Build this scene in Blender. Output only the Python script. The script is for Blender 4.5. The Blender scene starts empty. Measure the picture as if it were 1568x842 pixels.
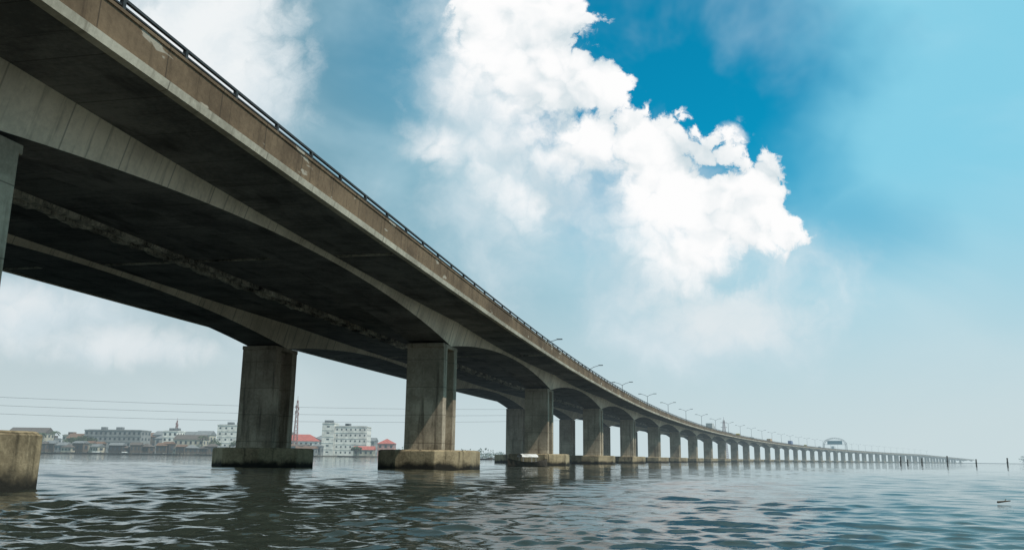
import bpy, bmesh, math, random
import numpy as np
from mathutils import Vector, Matrix
random.seed(7); rng=np.random.default_rng(11)
sc=bpy.context.scene
COL=sc.collection

# ------------------------------------------------------------------ helpers
class NT:
    def __init__(s,nt): s.nt=nt; s.L=nt.links
    def n(s,t,**k):
        nd=s.nt.nodes.new(t)
        for a,b in k.items(): setattr(nd,a,b)
        return nd
    def put(s,sock,v):
        if hasattr(v,'is_output'): s.L.new(v,sock)
        elif v is not None:
            if isinstance(v,(tuple,list)) and len(v)==3 and sock.type=='RGBA': v=(*v,1)
            sock.default_value=v
    def m(s,op,a,b=None,c=None,clamp=False):
        nd=s.n('ShaderNodeMath',operation=op,use_clamp=clamp)
        s.put(nd.inputs[0],a)
        if b is not None: s.put(nd.inputs[1],b)
        if c is not None: s.put(nd.inputs[2],c)
        return nd.outputs[0]
    def mix(s,f,a,b,blend='MIX'):
        nd=s.n('ShaderNodeMix',data_type='RGBA',blend_type=blend)
        s.put(nd.inputs[0],f); s.put(nd.inputs[6],a); s.put(nd.inputs[7],b)
        return nd.outputs[2]
    def ss(s,v,a,b,o0=0.,o1=1.):
        nd=s.n('ShaderNodeMapRange',interpolation_type='SMOOTHSTEP')
        s.put(nd.inputs[0],v)
        for i,q in enumerate((a,b,o0,o1)): s.put(nd.inputs[i+1],q)
        return nd.outputs[0]
    def noise(s,vec,scale,detail=5,rough=.55,dist=0.,col=False,dim='3D'):
        nd=s.n('ShaderNodeTexNoise',noise_dimensions=dim)
        s.put(nd.inputs['Vector'],vec); nd.inputs['Scale'].default_value=scale
        nd.inputs['Detail'].default_value=detail; nd.inputs['Roughness'].default_value=rough
        nd.inputs['Distortion'].default_value=dist
        return nd.outputs['Color' if col else 'Fac']
    def map(s,vec,loc=(0,0,0),rot=(0,0,0),sc=(1,1,1)):
        nd=s.n('ShaderNodeMapping'); s.put(nd.inputs[0],vec)
        nd.inputs[1].default_value=loc; nd.inputs[2].default_value=rot; nd.inputs[3].default_value=sc
        return nd.outputs[0]
    def vm(s,op,a,b=None):
        nd=s.n('ShaderNodeVectorMath',operation=op); s.put(nd.inputs[0],a)
        if b is not None: s.put(nd.inputs[1],b)
        return nd.outputs[1] if op in('LENGTH','DOT_PRODUCT','DISTANCE') else nd.outputs[0]

def newmat(name):
    m=bpy.data.materials.new(name); m.use_nodes=True
    nt=m.node_tree; b=nt.nodes['Principled BSDF']
    return m,NT(nt),b
def painted_haze(t,b):
    # painted distance haze: pale emission mixed into each material by distance from world origin
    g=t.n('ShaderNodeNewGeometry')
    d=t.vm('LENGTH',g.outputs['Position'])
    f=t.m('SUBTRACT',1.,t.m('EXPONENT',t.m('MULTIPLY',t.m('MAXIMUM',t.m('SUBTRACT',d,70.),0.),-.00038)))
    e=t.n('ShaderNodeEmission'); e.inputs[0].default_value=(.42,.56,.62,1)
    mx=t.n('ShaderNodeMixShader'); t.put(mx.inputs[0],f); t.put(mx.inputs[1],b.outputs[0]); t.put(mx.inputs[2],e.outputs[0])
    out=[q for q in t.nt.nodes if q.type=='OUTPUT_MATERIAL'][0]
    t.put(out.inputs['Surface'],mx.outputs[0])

def concrete(name,light,dark,stain=(.05,.035,.02),stain_amt=.5,uv=True,rough=.9,lines=None,patch=None,zband=None,bump=.3,sc=1.,holes=False,blotch=None):
    m,t,b=newmat(name)
    tc=t.n('ShaderNodeTexCoord'); o=tc.outputs['Object']; u=tc.outputs['UV'] if uv else o
    big=t.noise(o,.35*sc,4,.6); fine=t.noise(o,6*sc,5,.72)
    f=t.m('ADD',t.m('MULTIPLY',big,.65),t.m('MULTIPLY',fine,.35))
    c=t.mix(t.ss(f,.36,.64),dark,light)
    stv=t.map(u,sc=(1.6,.12,1)) if uv else t.map(o,sc=(1.5,1.5,.1))
    st=t.noise(stv,1.6*sc,5,.65)
    c=t.mix(t.m('MULTIPLY',t.ss(st,.5,.72),stain_amt),c,stain)
    sep=t.n('ShaderNodeSeparateXYZ'); t.put(sep.inputs[0],u)
    sepo=t.n('ShaderNodeSeparateXYZ'); t.put(sepo.inputs[0],o)
    if lines:
        axis,period,width,amt=lines
        src=sep.outputs[axis] if uv else sepo.outputs[axis]
        q=t.m('DIVIDE',t.m('ADD',src,500.),period)
        fr=t.m('FRACT',q)
        ln=t.m('LESS_THAN',fr,width/period)
        c=t.mix(t.m('MULTIPLY',ln,amt),c,(.02,.017,.014))
        wn=t.n('ShaderNodeTexWhiteNoise',noise_dimensions='1D'); t.put(wn.inputs['W'],t.m('FLOOR',q))
        c=t.mix(t.m('MULTIPLY',wn.outputs['Value'],.35),c,dark)
    if blotch:
        bb=t.noise(t.map(u,sc=(.16,.5,1)),1.3,4,.6)
        c=t.mix(t.m('MULTIPLY',t.ss(bb,.52,.7),.75),c,blotch)
    if patch:
        pv=t.noise(t.map(u,sc=(.28,.9,1)),1.5,3,.5)
        c=t.mix(t.ss(pv,.64,.66),c,t.mix(fine,patch,(patch[0]*.5,patch[1]*.5,patch[2]*.5)))
    if zband:
        z0,z1,zc=zband
        zz=t.m('ADD',sepo.outputs[2],t.m('MULTIPLY',t.m('SUBTRACT',t.noise(o,1.2,4),.5),.9))
        c=t.mix(t.ss(zz,z0,z1,1.,0.),c,zc)
    t.put(b.inputs['Base Color'],c); b.inputs['Roughness'].default_value=rough
    b.inputs['Specular IOR Level'].default_value=.25
    bp=t.n('ShaderNodeBump'); bp.inputs['Strength'].default_value=bump; bp.inputs['Distance'].default_value=.03
    t.put(bp.inputs['Height'],fine); t.put(b.inputs['Normal'],bp.outputs[0])
    painted_haze(t,b)
    return m

def plain(name,c,rough=.6,metal=0.,var=.25,scale=1.5):
    m,t,b=newmat(name)
    tc=t.n('ShaderNodeTexCoord')
    nz=t.noise(tc.outputs['Object'],scale,3,.6)
    t.put(b.inputs['Base Color'],t.mix(t.ss(nz,.35,.7),c,tuple(x*(1-var*1.6) for x in c)))
    b.inputs['Roughness'].default_value=rough; b.inputs['Metallic'].default_value=metal
    painted_haze(t,b)
    return m

def mkobj(name,verts,faces,mat,parent=None,uvs=None,smooth=False,loc=None):
    me=bpy.data.meshes.new(name); me.from_pydata([tuple(v) for v in verts],[],faces); 
    if isinstance(mat,(list,tuple)):
        for q in mat: me.materials.append(q)
    elif mat: me.materials.append(mat)
    if uvs is not None:
        ul=me.uv_layers.new(name='UVMap')
        vi=np.empty(len(me.loops),int); me.loops.foreach_get('vertex_index',vi)
        ul.data.foreach_set('uv',np.asarray(uvs,float)[vi].ravel())
    if smooth: me.polygons.foreach_set('use_smooth',[True]*len(me.polygons))
    me.update()
    ob=bpy.data.objects.new(name,me); COL.objects.link(ob)
    if parent: ob.parent=parent
    if loc: ob.location=loc
    return ob
def empty(name,loc=(0,0,0),rz=0.):
    e=bpy.data.objects.new(name,None); e.location=loc; e.rotation_euler=(0,0,rz); e.empty_display_size=.5
    COL.objects.link(e); return e

class MB:  # mesh accumulator
    def __init__(s): s.v=[]; s.f=[]
    def box(s,c,d,M=None):
        i=len(s.v); x,y,z=[q/2 for q in d]
        for a in((-x,-y,-z),(x,-y,-z),(x,y,-z),(-x,y,-z),(-x,-y,z),(x,-y,z),(x,y,z),(-x,y,z)):
            p=Vector(a)
            p=Vector(c)+p
            if M is not None: p=M@p
            s.v.append(p)
        s.f+=[(i,i+3,i+2,i+1),(i+4,i+5,i+6,i+7),(i,i+1,i+5,i+4),(i+1,i+2,i+6,i+5),(i+2,i+3,i+7,i+6),(i+3,i,i+4,i+7)]
    def strut(s,p,q,r,n=4,r2=None):
        p=Vector(p);q=Vector(q);d=(q-p)
        if d.length<1e-6:return
        d.normalize(); a=d.orthogonal().normalized(); b=d.cross(a); i=len(s.v); r2=r if r2 is None else r2
        for k in range(n):
            an=2*math.pi*(k+.5)/n; s.v.append(p+(a*math.cos(an)+b*math.sin(an))*r)
        for k in range(n):
            an=2*math.pi*(k+.5)/n; s.v.append(q+(a*math.cos(an)+b*math.sin(an))*r2)
        for k in range(n):
            j=(k+1)%n; s.f.append((i+k,i+j,i+n+j,i+n+k))
        s.f.append(tuple(i+k for k in range(n))[::-1]); s.f.append(tuple(i+n+k for k in range(n)))
    def prism(s,poly,z0,z1,M=None,poly2=None):
        i=len(s.v);n=len(poly); poly2=poly2 or poly
        for (x,y) in poly:
            p=Vector((x,y,z0)); s.v.append(M@p if M is not None else p)
        for (x,y) in poly2:
            p=Vector((x,y,z1)); s.v.append(M@p if M is not None else p)
        for k in range(n):
            j=(k+1)%n; s.f.append((i+k,i+j,i+n+j,i+n+k))
        s.f.append(tuple(i+k for k in range(n))[::-1]); s.f.append(tuple(i+n+k for k in range(n)))
    def quad(s,*p):
        i=len(s.v); s.v+= [Vector(q) for q in p]; s.f.append(tuple(range(i,i+len(p))))
    def obj(s,name,mat,parent=None,**k): return mkobj(name,s.v,s.f,mat,parent,**k)

# ------------------------------------------------------------------ bridge alignment
S=np.arange(-200,1901,.5)
HD=np.radians(np.interp(S,[-200,-80,0,50,100,160,300,540,900,1250,1700,1900],[10.5,11.2,12.2,14,15.4,17.3,20.5,25,30,34,39,41]))
dx=np.sin(HD)*.5; dy=np.cos(HD)*.5
X=np.cumsum(dx); Y=np.cumsum(dy); i0=np.argmin(abs(S)); X+=-6.2-X[i0]; Y+=67.1-Y[i0]
SPAN=44.0; SB=46.7; BOFF=-14.0; MID=BOFF/2; WE=BOFF-5.1
def ps(k): return k*SPAN if k>=0 else k*SB
def drop(s): return np.interp(s,[-200,1450,1700,1900],[0,0,-3.2,-6.5])
def P(s,off,z):
    x=np.interp(s,S,X);y=np.interp(s,S,Y);h=np.interp(s,S,HD)
    return Vector((x+off*math.cos(h),y-off*math.sin(h),z+float(drop(s))))
def frame(s,off=0,z=0):
    h=float(np.interp(s,S,HD)); p=P(s,off,z)
    return Matrix.Translation(p)@Matrix.Rotation(-h,4,'Z')   # local x=right, y=forward
SS=np.concatenate([np.arange(-184.8,0,1.1),np.arange(0,308,1.1),np.arange(308,1851,5.5)])
def sweep(name,prof,mat,parent,svals=SS,closed=True,smooth=False):
    v=[];f=[];uv=[]
    for s in svals:
        pr=prof(s) if callable(prof) else prof
        L=0;last=None
        for(o,z) in pr:
            if last: L+=math.hypot(o-last[0],z-last[1])
            last=(o,z); v.append(P(s,o,z)); uv.append((s,L))
    n=len(pr)
    for i in range(len(svals)-1):
        for k in range(n if closed else n-1):
            j=(k+1)%n; a=i*n+k;b=i*n+j
            f.append((a,a+n,b+n,b))
    if closed:
        f.append(tuple(range(n))); f.append(tuple(range(len(v)-n,len(v)))[::-1])
    return mkobj(name,v,f,mat,parent,uvs=uv,smooth=smooth)

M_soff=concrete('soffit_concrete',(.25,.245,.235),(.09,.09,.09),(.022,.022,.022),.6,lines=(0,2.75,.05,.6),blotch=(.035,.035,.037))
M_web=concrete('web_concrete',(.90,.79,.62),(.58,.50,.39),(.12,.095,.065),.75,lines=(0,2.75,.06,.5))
M_par=concrete('parapet_concrete',(.215,.152,.095),(.10,.068,.042),(.04,.026,.016),.75,lines=(0,3.0,.05,.7),patch=(.46,.41,.33))
M_fas=concrete('fascia_concrete',(.68,.62,.50),(.36,.32,.25),(.08,.055,.035),.6,lines=(0,6.0,.05,.6))
M_pier=concrete('pier_concrete',(.54,.46,.35),(.23,.19,.14),(.055,.04,.028),.8,uv=False,lines=(2,2.1,.045,.6))
M_cap=concrete('cap_concrete',(.44,.35,.22),(.15,.115,.07),(.035,.028,.018),.85,uv=False,zband=(.15,.65,(.018,.016,.012)),bump=.8)
M_asph=concrete('asphalt',(.06,.06,.06),(.04,.04,.04),(.03,.03,.03),.3)
M_rail=plain('rail_metal',(.05,.05,.05),.6,.3)
M_joint=concrete('joint_concrete',(.75,.69,.58),(.02,.02,.02),(.01,.01,.01),.8,sc=1.6,bump=1.)

BR=empty('road_bridge')
ZS=11.3
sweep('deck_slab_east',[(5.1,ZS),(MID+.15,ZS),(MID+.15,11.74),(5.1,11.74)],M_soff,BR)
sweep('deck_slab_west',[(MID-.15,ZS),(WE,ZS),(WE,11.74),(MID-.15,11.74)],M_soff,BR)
sweep('road_surface',[(4.9,11.78),(4.9,11.745),(MID+.35,11.745),(MID+.35,11.78)],M_asph,BR)
sweep('road_surface_west',[(MID-.35,11.78),(MID-.35,11.745),(WE+.2,11.745),(WE+.2,11.78)],M_asph,BR)
for sg,nm in((1,'east'),(-1,'west')):
    f=(lambda o,sg=sg:o if sg>0 else BOFF-o)
    sweep('fascia_'+nm,[(f(5.1),11.22),(f(5.34),11.25),(f(5.40),11.50),(f(5.24),11.60),(f(5.1),11.60)],M_fas,BR)
    sweep('parapet_'+nm,[(f(5.05),11.60),(f(5.22),11.60),(f(5.26),12.50),(f(5.30),12.52),(f(5.30),12.62),(f(4.98),12.62),(f(4.95),11.60)],M_par,BR)
    sweep('rail_top_'+nm,[(f(5.09),12.96),(f(5.19),12.96),(f(5.19),13.04),(f(5.09),13.04)],M_rail,BR)
    sweep('rail_mid_'+nm,[(f(5.11),12.77),(f(5.17),12.77),(f(5.17),12.82),(f(5.11),12.82)],M_rail,BR)
    mb=MB()
    for s in np.arange(-175,1800,3.0):
        mb.box((0,0,0),(.12,.12,.36),frame(s,f(5.14),12.80))
    mb.obj('rail_posts_'+nm,M_rail,BR)
sweep('median_barrier',[(MID-.2,11.76),(MID-.1,12.6),(MID+.1,12.6),(MID+.2,11.76)],M_par,BR)
def jr(s,o):
    w=.10*math.sin(s*1.7)+.08*math.sin(s*4.3+1)+.06*math.sin(s*9.1)
    return [(o-.16,ZS+.05),(o-.16,ZS-.22-w*.5),(o+.14+w*.4,ZS-.22-w*.4),(o+.14,ZS+.05)]
sj=np.concatenate([np.arange(-150,180,.35),np.arange(180,700,2)])
sweep('joint_beam_a',lambda s:jr(s,MID+.37),M_joint,BR,svals=sj)
sweep('joint_beam_b',lambda s:jr(s+7,MID-.37),M_joint,BR,svals=sj)
def tfrac(s): 
    t=(s/(SPAN if s>=0 else SB))%1.0; return abs(2*t-1)
def girder(c):
    def pr(s):
        d=.28+1.57*tfrac(s)**2.0
        wt=1.62+.42*(tfrac(s)**2)
        return [(c+wt,ZS+.05),(c+1.5,ZS-d),(c-1.5,ZS-d),(c-wt,ZS+.05)]
    return pr
def girder_obj(nm,c):
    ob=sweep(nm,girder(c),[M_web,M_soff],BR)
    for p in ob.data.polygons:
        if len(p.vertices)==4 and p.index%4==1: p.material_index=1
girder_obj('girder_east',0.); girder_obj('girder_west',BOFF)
mb=MB()
for k in range(-4,38):
    s=(ps(k)+ps(k+1))/2
    for(o,w) in((3.4,3.1),(-4.25,5.),(-9.75,5.),(BOFF-3.4,3.0)):
        mb.box((0,0,0),(w,.16,.08),frame(s,o,ZS-.038))
mb.obj('hinge_joints',M_joint,BR)
mp=MB(); mc=MB()
w,l=1.5,1.8; fl=.85; rc=.75
Hs=[(-w,-l),(w,-l),(w,-l+fl),(w-rc,-l+fl),(w-rc,l-fl),(w,l-fl),(w,l),(-w,l),(-w,l-fl),(-w+rc,l-fl),(-w+rc,-l+fl),(-w,-l+fl)]
R=3.95
oc=[(R*math.cos(math.radians(22.5+45*k)),R*math.sin(math.radians(22.5+45*k))) for k in range(8)]
for k in range(-3,41):
    s=ps(k)
    for o in(0,BOFF):
        M=frame(s,o,0); zt=9.46
        jit=random.uniform(-.04,.04)
        Mz=Matrix.Translation((0,0,-float(drop(s))))@M
        mp.prism(Hs,1.3,zt+float(drop(s)),Mz,)
        mp.box((0,0,zt-.12),(2.96,3.9,.30),M)
        mc.prism(oc,-1.5,1.38+jit,Mz,); mc.prism([(x*.985,y*.985) for x,y in oc],1.38+jit,1.45+jit,Mz,[(x*.955,y*.955) for x,y in oc])
mp.obj('piers',M_pier,BR); 
po=mc.obj('pile_caps',M_cap,BR)
bv=po.modifiers.new('bev','BEVEL'); bv.width=.04; bv.segments=1; bv.limit_method='ANGLE'
bv=bpy.data.objects['piers'].modifiers.new('bev','BEVEL'); bv.width=.03; bv.segments=1; bv.limit_method='ANGLE'

# ------------------------------------------------------------------ street lamps
M_gal=plain('galvanised_steel',(.16,.17,.18),.5,.5)
ml=MB()
ml.strut((0,0,0),(0,0,8.0),.12,8,.07)
ml.box((0,0,.25),(.4,.4,.5))
for sg in(-1,1):
    pts=[(0,0,7.9),(sg*.8,0,8.35),(sg*2.0,0,8.7)]
    for a,b in zip(pts[:-1],pts[1:]): ml.strut(a,b,.06,6)
    ml.prism([(sg*1.9,-.16),(sg*2.9,-.1),(sg*2.9,.1),(sg*1.9,.16)][::sg],8.64,8.82)
lm=None
for i in range(1,36):
    s=38+43*i
    if lm is None:
        ob=ml.obj('street_lamp',M_gal); lm=ob.data
    else:
        ob=bpy.data.objects.new('street_lamp',lm); COL.objects.link(ob)
    ob.matrix_world=frame(s,MID,12.4)

# ------------------------------------------------------------------ vehicles
M_glass=plain('vehicle_glass',(.02,.025,.03),.15); M_tyre=plain('tyre_rubber',(.02,.02,.02),.9)
def vehicle(name,kind,col,s,off,rev=False):
    e=empty(name); e.matrix_world=frame(s,off,11.785)@(Matrix.Rotation(math.pi,4,'Z') if rev else Matrix())
    body=plain(name+'_paint',col,.35,var=.1)
    if kind=='car':
        W,prof=1.75,[(-2.2,.35),(2.15,.35),(2.2,.75),(1.3,.9),(.6,1.42),(-1.1,1.45),(-1.75,.98),(-2.2,.92)]; wh=(-1.35,1.35); r=.33
    elif kind=='bus':
        W,prof=2.0,[(-2.6,.4),(2.6,.4),(2.65,1.1),(2.3,1.35),(1.9,2.2),(-2.5,2.25),(-2.6,2.1)]; wh=(-1.7,1.7); r=.36
    else:
        W,prof=2.5,[(1.9,.5),(4.2,.5),(4.25,1.6),(4.0,2.9),(2.0,2.95)]; wh=(-3,-1.8,3.1); r=.5
    mb=MB(); n=len(prof)
    for sx in(-1,1):
        for(y,z) in prof:
            k=.88 if z>1.2 and kind!='truck' else 1
            mb.v.append(Vector((sx*W/2*k,y,z)))
    for k in range(n):
        j=(k+1)%n; mb.f.append((k,j,n+j,n+k))
    mb.f.append(tuple(range(n))[::-1]); mb.f.append(tuple(range(n,2*n)))
    if kind=='truck':
        mb.box((0,-1.3,2.25),(2.5,6.2,2.7)); mb.box((0,-1,.75),(1.0,6.5,.25))
    mb.obj('body',body,e)
    g=MB()
    if kind=='car':
        for sx in(-1,1): g.quad((sx*.88,-1.4,1.0),(sx*.88,.95,1.0),(sx*.79,.5,1.36),(sx*.79,-1.05,1.38))
        g.quad((-.7,1.28,.95),(.7,1.28,.95),(.66,.68,1.4),(-.66,.68,1.4))
        g.quad((-.7,-1.77,1.02),(.7,-1.77,1.02),(.66,-1.15,1.44),(-.66,-1.15,1.44))
    elif kind=='bus':
        for sx in(-1,1):
            for y0 in(-2.3,-1.2,-.1,1.0): g.box((sx*.93,y0+.5,1.75),(.06,.9,.55))
        g.quad((-.8,2.34,1.4),(.8,2.34,1.4),(.76,1.96,2.1),(-.76,1.96,2.1))
    else:
        g.box((0,4.13,2.2),(2.1,.12,.8))
        for sx in(-1,1): g.box((sx*1.26,3.3,2.2),(.04,.9,.7))
    g.obj('windows',M_glass,e)
    wmb=MB()
    for sx in(-1,1):
        for y in wh: wmb.strut((sx*(W/2-.22),y,r),(sx*(W/2+.01),y,r),r,14)
    wmb.obj('wheels',M_tyre,e)
vehicle('box_truck','truck',(.5,.5,.48),300,2.2)
vehicle('minibus','bus',(.6,.42,.05),392,2.6)
vehicle('car','car',(.08,.08,.09),355,3.4)
vehicle('minibus','bus',(.7,.7,.7),455,1.2)
vehicle('box_truck','truck',(.10,.14,.3),620,2.6)
vehicle('box_truck','truck',(.55,.3,.12),560,-3,)
vehicle('minibus','bus',(.6,.42,.05),700,2.2)
vehicle('car','car',(.5,.05,.04),510,3.)
vehicle('minibus','bus',(.6,.6,.6),780,2.)
vehicle('box_truck','truck',(.6,.6,.6),860,2.)

# ------------------------------------------------------------------ sign gantry
M_sign=plain('sign_face',(.03,.22,.28),.5)
G=empty('sign_gantry'); G.matrix_world=frame(925,MID,11.75)
mb=MB()
pts=[]
for k in range(17):
    a=math.pi*k/16; pts.append((12*math.cos(a)*(1.0),0,4.5+9.0*math.sin(a)**.75))
pts=[(12,0,0)]+pts+[(-12,0,0)]
for dy_ in(-.6,.6):
    for sc_ in(1,.9):
        for a,b in zip(pts[:-1],pts[1:]):
            mb.strut((a[0]*sc_,dy_,a[2]*(.93 if sc_<1 else 1)),(b[0]*sc_,dy_,b[2]*(.93 if sc_<1 else 1)),.16,5)
for a in pts: mb.strut((a[0],-.6,a[2]),(a[0]*.9,.6,a[2]*.93),.09,4)
mb.obj('arch_truss',M_gal,G)
mb=MB(); mb.box((0,-.8,8.5),(15,.15,3.6)); mb.obj('sign_panel',M_sign,G)
mb=MB(); mb.strut((-11,0,6.4),(11,0,6.4),.15,5); mb.strut((-9,0,10.6),(9,0,10.6),.12,5)
for x in(-7,-3.5,0,3.5,7): mb.strut((x,-.68,6.4),(x,-.68,10.6),.08,4)
mb.obj('sign_frame',M_gal,G)

# ------------------------------------------------------------------ water
def build_water():
    ang_f=np.radians(np.linspace(-37,37,1000)); 
    left=np.radians(np.linspace(-180,-37,90)[:-1]); right=np.radians(np.linspace(37,180,90)[1:-1])
    ang=np.concatenate([left,ang_f,right]); na=len(ang)
    r=[.4,2,4,6]; q=7.5
    while q<7000:
        r.append(q); q*= (1.0048 if q<130 else (1.012 if q<400 else 1.04))
    r=np.array(r); nr=len(r)
    RR,AA=np.meshgrid(r,ang,indexing='ij')
    x0=RR*np.sin(AA); y0=RR*np.cos(AA)
    dr=np.gradient(r)[:,None]*np.ones_like(AA)
    x=x0.copy();y=y0.copy();z=np.zeros_like(x)
    nw=110
    lam=np.exp(rng.uniform(math.log(.2),math.log(3.0),nw))
    th=math.radians(197)+rng.normal(0,.5,nw)
    ph=rng.uniform(0,6.28,nw)
    patch=.85+.4*np.sin(x0*.11+1.3+np.sin(y0*.07))*np.sin(y0*.083+.4)+.25*np.sin(x0*.4+y0*.3)*np.sin(y0*.35-x0*.1+2)
    patch=patch*(1-.25*np.clip((x0+5)/25,0,1))
    for L,t,p in zip(lam,th,ph):
        k=2*math.pi/L; slope=.0265*(1.0 if L<.9 else (.9/L)**.9); a=slope/k
        wgt=np.clip((L/dr-3)/3,0,1)*patch
        phs=k*(x0*math.sin(t)+y0*math.cos(t))+p
        z+=wgt*a*np.sin(phs); 
        x-=wgt*a*1.1*math.sin(t)*-np.cos(phs); y-=wgt*a*1.1*math.cos(t)*-np.cos(phs)
    fr=((RR>3.5)).astype(float); z*=fr
    co=np.stack([x,y,z],-1).reshape(-1,3)
    i=np.arange(nr-1)[:,None]*na+np.arange(na)[None,:]
    j=np.arange(nr-1)[:,None]*na+(np.arange(na)[None,:]+1)%na
    fc=np.stack([i,j,j+na,i+na],-1).reshape(-1,4)[:, ::-1]
    me=bpy.data.meshes.new('water'); me.vertices.add(len(co)); me.vertices.foreach_set('co',co.ravel())
    nf=len(fc); me.loops.add(nf*4); me.loops.foreach_set('vertex_index',fc.ravel().astype(np.int32))
    me.polygons.add(nf); me.polygons.foreach_set('loop_start',np.arange(nf,dtype=np.int32)*4)
    me.polygons.foreach_set('loop_total',np.full(nf,4,dtype=np.int32))
    me.polygons.foreach_set('use_smooth',np.ones(nf,bool)); me.update(calc_edges=True); me.validate()
    m,t,b=newmat('lagoon_water')
    o=t.n('ShaderNodeTexCoord').outputs['Object']
    b.inputs['Base Color'].default_value=(.026,.031,.024,1); b.inputs['Roughness'].default_value=.03
    b.inputs['IOR'].default_value=1.36
    h=t.m('ADD',t.m('MULTIPLY',t.noise(t.map(o,rot=(0,0,.3),sc=(1,1.6,1)),5.,3,.55,.3),.2),t.m('MULTIPLY',t.noise(t.map(o,sc=(1,1.5,1)),1.1,2,.5),.4))
    bp=t.n('ShaderNodeBump'); bp.inputs['Strength'].default_value=.36; bp.inputs['Distance'].default_value=.10
    t.put(bp.inputs['Height'],h); t.put(b.inputs['Normal'],bp.outputs[0])
    me.materials.append(m)
    ob=bpy.data.objects.new('water',me); COL.objects.link(ob)
build_water()

# ------------------------------------------------------------------ shore, buildings
M_land=plain('shore_earth',(.13,.11,.085),.95)
def land(name,poly,z):
    mb=MB(); mb.prism(poly,-1.5,z); mb.obj(name,M_land)
land('shore_ground',[(-900,470),(-300,478),(-150,500),(-60,560),(-40,900),(-1500,900)],.7)
land('far_shore_ground',[(-1500,1400),(-100,1300),(60,1500),(60,2400),(-1500,2400)],.8)
land('far_shore_ground',[(780,1640),(1000,1560),(1700,1500),(2600,1700),(2600,2600),(900,2600)],.8)

M_win=plain('window_glass',(.05,.06,.07),.3)
M_tin=[plain('tin_roof_rust',(.20,.11,.07),.8),plain('tin_roof_grey',(.22,.22,.22),.7),plain('tin_roof_brown',(.13,.10,.085),.8)]
M_red=plain('red_roof',(.50,.12,.09),.7)
def wallmat(c): return plain('wall_render',c,.9,var=.2,scale=.3)
WM={k:wallmat(c) for k,c in dict(white=(.80,.77,.70),grey=(.27,.27,.26),cream=(.5,.45,.35),brown=(.14,.105,.08),dark=(.07,.058,.05),pink=(.6,.33,.28)).items()}
def building(name,x,y,w,d,h,fl,cols,wall,roof='flat',roofm=None,rz=0.,stilts=False,wf=.42):
    e=empty(name,(x,y,.7 if not stilts else .9),rz)
    mb=MB(); mb.box((0,0,h/2),(w,d,h)); 
    if roof=='flat':
        mb.box((0,0,h+.25),(w+.5,d+.5,.5))
    fh=h/fl
    for k in range(1,fl): mb.box((0,-d/2-.05,k*fh),(w+.1,.25,.25))
    mb.obj('walls',WM[wall],e)
    g=MB()
    for k in range(fl):
        for c in range(cols):
            cx=-w/2+w*(c+.5)/cols
            g.box((cx,-d/2-.02,k*fh+fh*.55),(w/cols*wf,.08,fh*wf))
        nc=max(1,int(d/4))
        for c in range(nc):
            cy=-d/2+d*(c+.5)/nc
            for sx in(-1,1): g.box((sx*(w/2+.02),cy,k*fh+fh*.55),(.08,d/nc*wf,fh*wf))
    g.obj('windows',M_win,e)
    r=MB()
    if roof=='gable':
        a=w/2+.4;b_=d/2+.4;H=h+min(w,d)*.28
        r.v=[Vector(q) for q in((-a,-b_,h),(a,-b_,h),(a,b_,h),(-a,b_,h),(-a,0,H),(a,0,H))]
        r.f=[(0,1,5,4),(2,3,4,5),(0,4,3),(1,2,5),(0,3,2,1)]
    elif roof=='hip':
        a=w/2+.5;b_=d/2+.5;H=h+min(w,d)*.3;c=max(a-b_,.2)
        r.v=[Vector(q) for q in((-a,-b_,h),(a,-b_,h),(a,b_,h),(-a,b_,h),(-c,0,H),(c,0,H))]
        r.f=[(0,1,5,4),(2,3,4,5),(0,4,3),(1,2,5),(0,3,2,1)]
    else:
        for q in range(2): r.box((random.uniform(-w*.3,w*.3),0,h+.5+.9),(random.uniform(2,4),3,1.8))
        r.box((0,0,h+.6),(w*.9,d*.9,.2))
    r.obj('roof',roofm or M_tin[1],e)
    if stilts:
        s_=MB()
        for ix in(-1,0,1):
            for iy in(-1,1): s_.strut((ix*w*.45,iy*d*.45,-2),(ix*w*.45,iy*d*.45,0),.12,5)
        s_.obj('stilts',WM['dark'],e)
    return e
building('apartment_block',-238,525,34,14,13,4,12,'grey')
building('apartment_block',-210,540,9,12,13.2,4,3,'white')
building('office_tower',-180,560,15,14,18,5,4,'white',wf=.3)
building('hospital_building',-99,545,20,16,17.5,5,7,'white',wf=.3)
building('hospital_wing',-113,543,7.5,14,19.3,5,1,'white',wf=.22)
building('red_roofed_hall',-130,540,24,14,8.5,2,8,'white','hip',M_red)
building('red_roofed_villa',-76,535,10,10,7.5,2,3,'pink','hip',M_red)
building('warehouse',-88,525,12,8,3.6,1,4,'cream','gable',M_red)
building('terrace_house',-288,520,22,12,11,3,7,'cream','gable',M_tin[2])
building('terrace_house',-312,512,16,12,9.5,2,5,'brown','hip',M_tin[1])
building('terrace_house',-262,530,14,10,8.5,2,4,'grey','gable',M_tin[0])
building('terrace_house',-195,530,18,10,8.6,2,6,'cream','gable',M_tin[2])
building('terrace_house',-152,545,12,10,7.2,2,4,'brown','gable',M_tin[1])
building('terrace_house',-335,520,20,10,11,3,6,'grey','flat')
building('terrace_house',-366,515,20,10,9.,3,6,'cream','gable',M_tin[0])
walls=['brown','dark','cream','grey','dark','brown']
for i in range(60):
    x=-352+i*4.3+random.uniform(-2,2)
    if x>-108: break
    yy=474+ (0 if x<-300 else (x+300)*.14)+random.uniform(-3,14)
    building('stilt_house',x,yy,random.uniform(4,7.5),random.uniform(4,6),random.uniform(2.6,5.2),1,3,random.choice(walls),random.choice(['gable','gable','hip']),random.choice(M_tin),random.uniform(-.3,.3),True)
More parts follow.
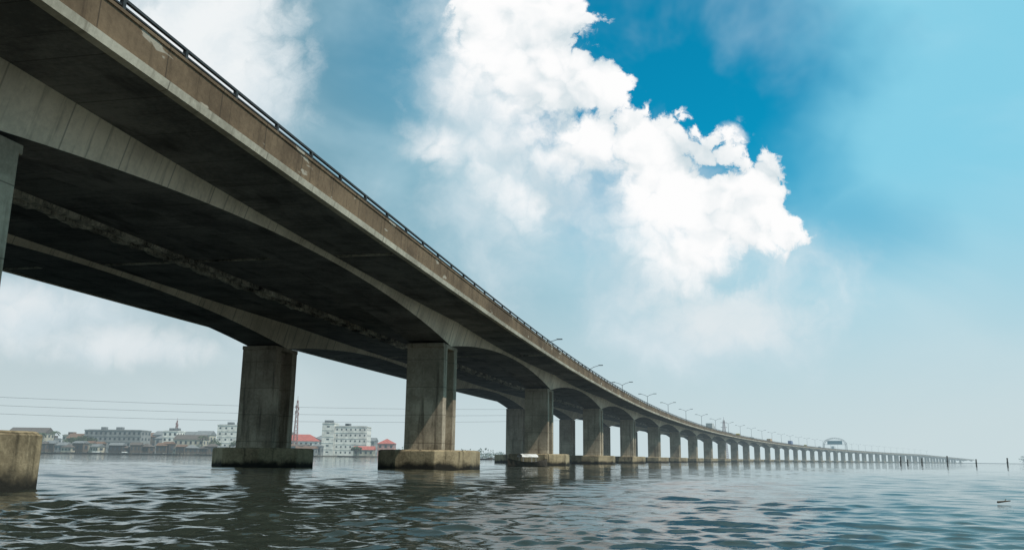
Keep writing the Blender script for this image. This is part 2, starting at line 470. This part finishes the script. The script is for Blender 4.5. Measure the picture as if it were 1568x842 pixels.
for i in range(34):
    building('town_house',-352+i*7.6+random.uniform(-3,3),560+random.uniform(0,60),random.uniform(8,14),10,random.uniform(7,12.5),random.choice([2,3]),4,random.choice(['cream','grey','white','brown','cream']),random.choice(['gable','hip','flat']),random.choice(M_tin),random.uniform(-.3,.3))

M_mast=plain('mast_red_white',(.30,.14,.12),.6)
def mast(name,x,y,h,w,r=.12,arms=False):
    mb=MB(); n=max(6,int(h/3)); 
    def c(k,z): 
        ww=w*(1-.8*z/h)/2; sx,sy=((-1,-1),(1,-1),(1,1),(-1,1))[k%4]; return (sx*ww,sy*ww,z)
    for k in range(n):
        z0=h*k/n; z1=h*(k+1)/n
        for q in range(4):
            mb.strut(c(q,z0),c(q,z1),r); mb.strut(c(q,z0),c(q+1,z1),r*.6); mb.strut(c(q,z1),c(q+1,z1),r*.6)
    mb.strut((0,0,h),(0,0,h+h*.08),r*.6)
    if arms:
        for z in(.7,.82,.94): 
            mb.strut((-5,0,h*z),(5,0,h*z),r); 
    else:
        for z in(.75,.85): mb.box((w*.3,0,h*z),(.5,.5,1.8)); mb.box((-w*.3,0,h*z+1),(.5,.5,1.8))
    return mb.obj(name,M_mast,loc=(x,y,.7))
mast('radio_mast',-131.5,530,33,3.0,.17)
mast('radio_mast',-226,585,22,2,.14)
mast('radio_mast',1090,1780,42,5,.6)
mast('radio_mast',1055,1690,34,5,.6)
mast('transmission_pylon',-420,380,34,6,.14,True)
mast('transmission_pylon',330,1330,60,9,.4,True)
def wires():
    e=empty('power_line')
    for k,(za,zb,dxx) in enumerate(((32.5,31,-5),(28.5,27,-5),(24.5,23,-5))):
        cu=bpy.data.curves.new('wire_%d'%(k+1),'CURVE'); cu.dimensions='3D'; cu.bevel_depth=.075
        sp=cu.splines.new('POLY'); N=60; sp.points.add(N)
        a=Vector((-420,380,za)); b=Vector((60,640,zb+6))
        for i in range(N+1):
            t=i/N; p=a.lerp(b,t); p.z-=4*5.5*t*(1-t)*(1+k*.08); sp.points[i].co=(*p,1)
        ob=bpy.data.objects.new('wire_%d'%(k+1),cu); ob.parent=e; COL.objects.link(ob); cu.materials.append(M_rail)
wires()
mast('transmission_pylon',60,640,40,6,.16,True)

# ------------------------------------------------------------------ trees
def leafmat(c):
    m,t,b=newmat('foliage'); o=t.n('ShaderNodeTexCoord').outputs['Object']
    t.put(b.inputs['Base Color'],t.mix(t.ss(t.noise(o,.6,4),.35,.65),c,tuple(q*.45 for q in c))); b.inputs['Roughness'].default_value=.8
    painted_haze(t,b)
    return m
M_leaf=leafmat((.06,.085,.035)); M_bark=plain('bark',(.10,.075,.05),.9)
def leafcloud(mb,c,r,n,sz):
    for _ in range(n):
        d=Vector(rng.normal(0,1,3)); d.normalize(); p=Vector(c)+Vector((d.x*r[0],d.y*r[1],d.z*r[2]))*(rng.random()**.4)
        a=Vector(rng.normal(0,1,3)).normalized()*sz; b=a.orthogonal().normalized()*sz*.6
        mb.quad(p-a,p-b,p+a,p+b)
def tree(name,x,y,h,sp):
    e=empty(name,(x,y,.7)); t=MB(); t.strut((0,0,0),(0,0,h*.5),.28,7,.16); l=MB()
    for k in range(6):
        a=k*1.05+random.random(); q=(math.cos(a)*sp*.6,math.sin(a)*sp*.6,h*random.uniform(.6,.85)); t.strut((0,0,h*.4),q,.12,5,.05)
        leafcloud(l,q,(sp*.45,sp*.45,h*.16),70,.45)
    leafcloud(l,(0,0,h*.85),(sp*.5,sp*.5,h*.17),90,.45)
    t.obj('trunk',M_bark,e); l.obj('crown',M_leaf,e)
def palm(name,x,y,h):
    e=empty(name,(x,y,.7)); t=MB(); t.strut((0,0,0),(.3,0,h*.5),.22,7,.17); t.strut((.3,0,h*.5),(.5,0,h),.17,7,.14); l=MB()
    for k in range(14):
        a=k*2.4; up=random.uniform(-.1,.8); pr=None
        for j in range(7):
            u=j/6; q=Vector((.5+math.cos(a)*3.2*u,math.sin(a)*3.2*u,h+up*2.2*u-2.6*u*u))
            if pr:
                s_=Vector((-math.sin(a),math.cos(a),0))*.45*(1-u*.6); dn=Vector((0,0,-.35))
                l.quad(pr,pr+s_+dn,q+s_+dn,q); l.quad(pr,pr-s_+dn,q-s_+dn,q)
            pr=q
    t.obj('trunk',M_bark,e); l.obj('fronds',M_leaf,e)
for (x,y,h,sp) in((-255,515,10,4),(-262,518,9,4),(-300,530,10,4.5),(-180,528,9,4),(-166,524,8,4),(-150,530,8,4),(-248,512,9,4),(-92,520,5.5,3.4),(-64,560,7,4.5),(-55,575,8,5),(-330,508,8,4)): tree('broadleaf_tree',x,y,h,sp)
for (x,y,h) in((-270,512,12),(-158,522,10),(-186,522,10.5),(-278,512,11)): palm('palm_tree',x,y,h)
mb=MB()
for i in range(150):
    x=-700+i*5+random.uniform(-4,4); leafcloud(mb,(x,1360+random.uniform(0,40),4),(8,8,random.uniform(3,7)),45,1.3)
for i in range(70):
    x=-640+i*9; leafcloud(mb,(x,700+random.uniform(0,40),4),(8,8,random.uniform(3,6)),40,1.0)
for i in range(150):
    x=985+i*7+random.uniform(-4,4); leafcloud(mb,(x,1640+random.uniform(0,40),7),(11,9,random.uniform(5,12)),55,1.8)
mb.obj('distant_tree_mass',M_leaf)

# ------------------------------------------------------------------ boats, posts, debris
M_boat=plain('boat_paint',(.7,.7,.68),.5); M_wood=plain('weathered_wood',(.07,.055,.04),.9)
def boat(name,x,y,rz,L=6.5,canopy=True,hullm=None):
    e=empty(name,(x,y,0),rz); mb=MB(); n=11; rows=[]
    for i in range(n):
        u=i/(n-1)*2-1; wd=.85*(1-abs(u)**2.6)+.03; sh=.45+.4*u*u
        rows.append([(-wd,sh),(-wd*.75,.05),(0,-.15),(wd*.75,.05),(wd,sh),(wd*.85,sh),(0,.1),(-wd*.85,sh)])
        for(a,z) in rows[-1]: mb.v.append(Vector((u*L/2,a,z)))
    for i in range(n-1):
        for k in range(8):
            j=(k+1)%8; mb.f.append((i*8+k,i*8+j,i*8+8+j,i*8+8+k))
    mb.f.append(tuple(range(8))); mb.f.append(tuple(range((n-1)*8,n*8))[::-1])
    mb.obj('hull',hullm or M_wood,e)
    b=MB()
    for q in(-.25,0,.25): b.box((q*L,0,.42),(.22,1.35,.05))
    b.obj('benches',M_wood,e)
    if canopy:
        c=MB(); hl=L*.2
        for sx in(-1,1):
            for sy in(-1,1): c.strut((sx*hl*.8,sy*.65,.4),(sx*hl*.8,sy*.65,1.1),.03)
        arc=[(.85*math.cos(math.pi*k/8),1.0+.35*math.sin(math.pi*k/8)) for k in range(9)]
        i=len(c.v)
        for xx in(-hl,hl):
            for(a,z) in arc: c.v.append(Vector((xx,a,z)))
        for k in range(8): c.f.append((i+k,i+k+1,i+10+k,i+9+k))
        c.obj('canopy',M_boat,e)
boat('passenger_boat',2.0,98,.35,4.8)
boat('wooden_canoe',-9.5,300,.1,7,False)
boat('wooden_canoe',-5,340,-.2,7,True)
boat('wooden_canoe',-28,240,.3,6,False)
for (x,y,c_) in((-195,440,True),(-235,445,False),(-130,450,True),(-262,448,True),(-285,452,False),(-310,455,True),(-215,452,True),(-108,470,True),(-90,480,False),(-250,430,False)):
    boat('wooden_canoe',x,y,random.uniform(-.3,.3),random.uniform(7,11),c_)
for (x,y,h) in((112.5,250,2.4),(121,255,2.0),(127,252,2.7),(137.5,256,1.9),(141,246,2.3),(152,250,2.1),(120,262,1.6)):
    mb=MB(); mb.strut((0,0,-1),(.05,0,h),.22,9,.18); mb.strut((.05,0,h),(.05,0,h+.12),.26,9,.2); mb.strut((.02,0,h*.45),(.02,0,h*.55),.27,9)
    mb.obj('mooring_post',M_wood,loc=(x,y,0))
mb=MB(); mb.strut((-.18,0,.03),(.15,.05,.06),.025,6,.012); mb.strut((0,.02,.05),(.08,.1,.1),.012,5,.006); mb.obj('driftwood',M_wood,loc=(11.6,20.5,.03),)

# ------------------------------------------------------------------ world
SUN_EL=math.radians(56); SUN_AZ=math.radians(118)   # azimuth clockwise from +Y
w=bpy.data.worlds.new('World'); sc.world=w; w.use_nodes=True; t=NT(w.node_tree)
bg=w.node_tree.nodes['Background']; bg.inputs[1].default_value=.1
w.cycles.sampling_method='MANUAL'; w.cycles.sample_map_resolution=256
sky=t.n('ShaderNodeTexSky'); sky.sky_type='NISHITA'; sky.sun_disc=False; sky.sun_elevation=SUN_EL; sky.sun_rotation=SUN_AZ
sky.air_density=1.; sky.dust_density=1.; sky.ozone_density=1.5
D=t.n('ShaderNodeTexCoord').outputs['Generated']
sp=t.n('ShaderNodeSeparateXYZ'); t.put(sp.inputs[0],D)
yy=t.m('MAXIMUM',sp.outputs[1],.12)
px=t.m('DIVIDE',sp.outputs[0],yy); pz=t.m('DIVIDE',sp.outputs[2],yy)
cb=t.n('ShaderNodeCombineXYZ'); t.put(cb.inputs[0],px); t.put(cb.inputs[1],pz); PV=cb.outputs[0]
front=t.ss(sp.outputs[1],.12,.35)
def ell(cx,cy,rx,ry):
    v=t.vm('DIVIDE',t.vm('SUBTRACT',PV,(cx,cy,0.)),(rx,ry,1.)); return t.vm('LENGTH',v)
def union(lst,k=.25):
    d=None
    for e_ in lst:
        q=ell(*e_)
        d=q if d is None else t.m('SMOOTH_MIN',d,q,k)
    return d
warp=t.noise(PV,11,2,.6,col=True,dim='2D')
PW=t.vm('ADD',PV,t.vm('MULTIPLY',t.vm('SUBTRACT',warp,(.5,.5,.5)),(.045,.045,0.)))
fineN=t.noise(PV,55,6,.68,col=True,dim='2D')
PF=t.vm('ADD',PW,t.vm('MULTIPLY',t.vm('SUBTRACT',fineN,(.5,.5,.5)),(.018,.018,0.)))
def vor(vec,s):
    vo=t.n('ShaderNodeTexVoronoi',feature='F1',voronoi_dimensions='2D'); t.put(vo.inputs['Vector'],vec); vo.inputs['Scale'].default_value=s
    return t.m('SUBTRACT',.5,t.m('MULTIPLY',vo.outputs['Distance'],vo.outputs['Distance']))  # rounded domes
def billow(vec,k47):
    a=t.noise(vec,8,2,.5,dim='2D')
    r=t.m('ADD',t.m('MULTIPLY',t.m('SUBTRACT',a,.5),1.1),t.m('MULTIPLY',t.m('SUBTRACT',vor(vec,17),.3),.45))
    return t.m('ADD',r,t.m('MULTIPLY',t.m('SUBTRACT',vor(vec,47),.3),k47))
B0=t.m('ADD',billow(PF,.40),t.m('MULTIPLY',t.m('SUBTRACT',t.noise(PF,26,7,.7,dim='2D'),.5),.95))
Bs=billow(PF,.16); B1=billow(t.vm('ADD',PF,(.013,.018,0)),.16)
crisp=union([(.022,.55,.085,.06),(.013,.46,.110,.080),(.09,.455,.058,.042),(.062,.373,.125,.085),(.159,.374,.068,.056),(.189,.3075,.12,.080),(.277,.295,.080,.060),(.3065,.326,.042,.038),
  (-.097,.376,.052,.032),(.029,.306,.06,.055),(.21,.240,.08,.045),(-.03,.523,.06,.07)],.2)
Fc=t.m('ADD',t.m('SUBTRACT',1.14,crisp),B0)
wdt=t.ss(t.m('SUBTRACT',pz,t.m('MULTIPLY',px,-.8)),.32,.54,1.7,.17)
mc_=t.ss(t.m('DIVIDE',Fc,wdt),-.15,1.)
soft=union([(.06,.30,.19,.14),(.238,.150,.16,.065),(-.03,.45,.11,.15),(-.564,.168,.17,.05),(-.428,.122,.14,.03),(.18,.22,.18,.09)],.3)
Ns=t.noise(PF,6,6,.58,dim='2D')
Fs=t.m('ADD',t.m('SUBTRACT',1.,soft),t.m('MULTIPLY',t.m('SUBTRACT',Ns,.5),2.2))
ms=t.m('MULTIPLY',t.ss(Fs,-.3,1.),.8)
low=union([(-.58,.175,.13,.04),(-.45,.125,.16,.03),(-.70,.13,.1,.05),(.24,.165,.12,.055)],.3)
Fl2=t.m('ADD',t.m('SUBTRACT',1.,low),t.m('MULTIPLY',B0,.9)); ml2=t.m('MULTIPLY',t.ss(Fl2,-.1,1.1),.62)
wp=ell(.276,.394,.02,.022); mwp=t.m('MULTIPLY',t.ss(t.m('ADD',t.m('SUBTRACT',1.,wp),t.m('MULTIPLY',B0,1.6)),.0,1.1),.7)
lc=ell(-.41,.48,.155,.20)
Fl=t.m('ADD',t.m('SUBTRACT',1.,lc),t.m('MULTIPLY',B0,.45)); mlc=t.m('MULTIPLY',t.ss(Fl,-.15,.5),.97)
nish=t.mix(1.,sky.outputs[0],(.02,1.2,1.3),'MULTIPLY')
hz_up=t.mix(t.ss(px,-.35,.40),(1.7,3.4,4.3),(2.4,6.2,7.9))
blue=ell(.22,.48,.22,.20); blue2=ell(.42,.27,.14,.07)
bn=t.m('MULTIPLY',t.m('SUBTRACT',t.noise(PW,4,4,.5,dim='2D'),.5),1.0)
bf=t.ss(t.m('ADD',blue,bn),.62,1.4,1.,0.); bf2=t.m('MULTIPLY',t.ss(t.m('ADD',blue2,bn),.2,1.3,1.,0.),.55)
bl=t.m('MAXIMUM',bf,bf2)
left_bl=t.m('MULTIPLY',t.ss(ell(-.14,.52,.16,.16),.2,1.3,1.,0.),.4)
bl=t.m('MULTIPLY',t.m('MAXIMUM',bl,left_bl),front)
base=t.mix(bl,hz_up,nish)
wn_=t.noise(t.map(D,sc=(1,1,1.6)),3.0,5,.55,.4)
wisp=t.m('MULTIPLY',t.ss(wn_,.42,.75),.4)
base=t.mix(wisp,base,(6.4,8.3,9.1))
base=t.mix(t.m('MULTIPLY',t.ss(sp.outputs[2],.0,.33,1.,0.),.92),base,(6.1,7.0,7.15))
shade=t.m('ADD',t.m('MULTIPLY',t.m('SUBTRACT',Bs,B1),.6),.90)
thick=t.ss(Fc,.0,.9)
sh2=t.m('MULTIPLY',t.ss(t.noise(t.vm('ADD',PW,(.3,.1,0)),7,4,.55,dim='2D'),.42,.68),.20)
lowf=t.m('MULTIPLY',t.ss(t.m('ADD',pz,t.m('MULTIPLY',px,.5)),.30,.48,1.,0.),.12)
shade=t.m('SUBTRACT',t.m('ADD',shade,t.m('MULTIPLY',thick,.12)),t.m('ADD',sh2,lowf))
ccol=t.mix(t.ss(shade,.52,.98),(5.8,6.9,7.4),(9.9,9.9,9.9))
col=t.mix(t.m('MULTIPLY',ms,front),base,t.mix(Ns,(4.6,6.1,6.9),(8.2,8.8,9.1)))
col=t.mix(t.m('MULTIPLY',ml2,front),col,(8.3,8.6,8.7))
col=t.mix(t.m('MULTIPLY',mwp,front),col,(9.,9.3,9.4))
col=t.mix(t.m('MULTIPLY',mlc,front),col,t.mix(t.ss(Ns,.35,.65),(7.2,8.0,8.4),(8.9,9.2,9.3)))
col=t.mix(t.m('MULTIPLY',mc_,front),col,ccol)
col=t.mix(t.ss(sp.outputs[2],-.02,0.),(1.2,1.5,1.5),col)
t.put(bg.inputs[0],col)

sun=bpy.data.lights.new('sun','SUN'); sun.energy=3.8; sun.angle=math.radians(.5); sun.color=(1,.93,.82)
so=bpy.data.objects.new('sun',sun); COL.objects.link(so)
dirv=Vector((math.sin(SUN_AZ)*math.cos(SUN_EL),math.cos(SUN_AZ)*math.cos(SUN_EL),math.sin(SUN_EL)))
so.rotation_euler=dirv.to_track_quat('Z','Y').to_euler(); so.location=(50,-50,80)

cam=bpy.data.cameras.new('camera'); co=bpy.data.objects.new('camera',cam); COL.objects.link(co); sc.camera=co
cam.lens=29.85; cam.sensor_width=36; cam.clip_end=12000; cam.clip_start=.05
co.matrix_world=Matrix.Translation((0,0,.95))@Matrix.Rotation(math.radians(90+12.1),4,'X')@Matrix.Rotation(math.radians(.69),4,'Z')
sc.view_settings.view_transform='Standard'; sc.view_settings.look='None'; sc.view_settings.exposure=0
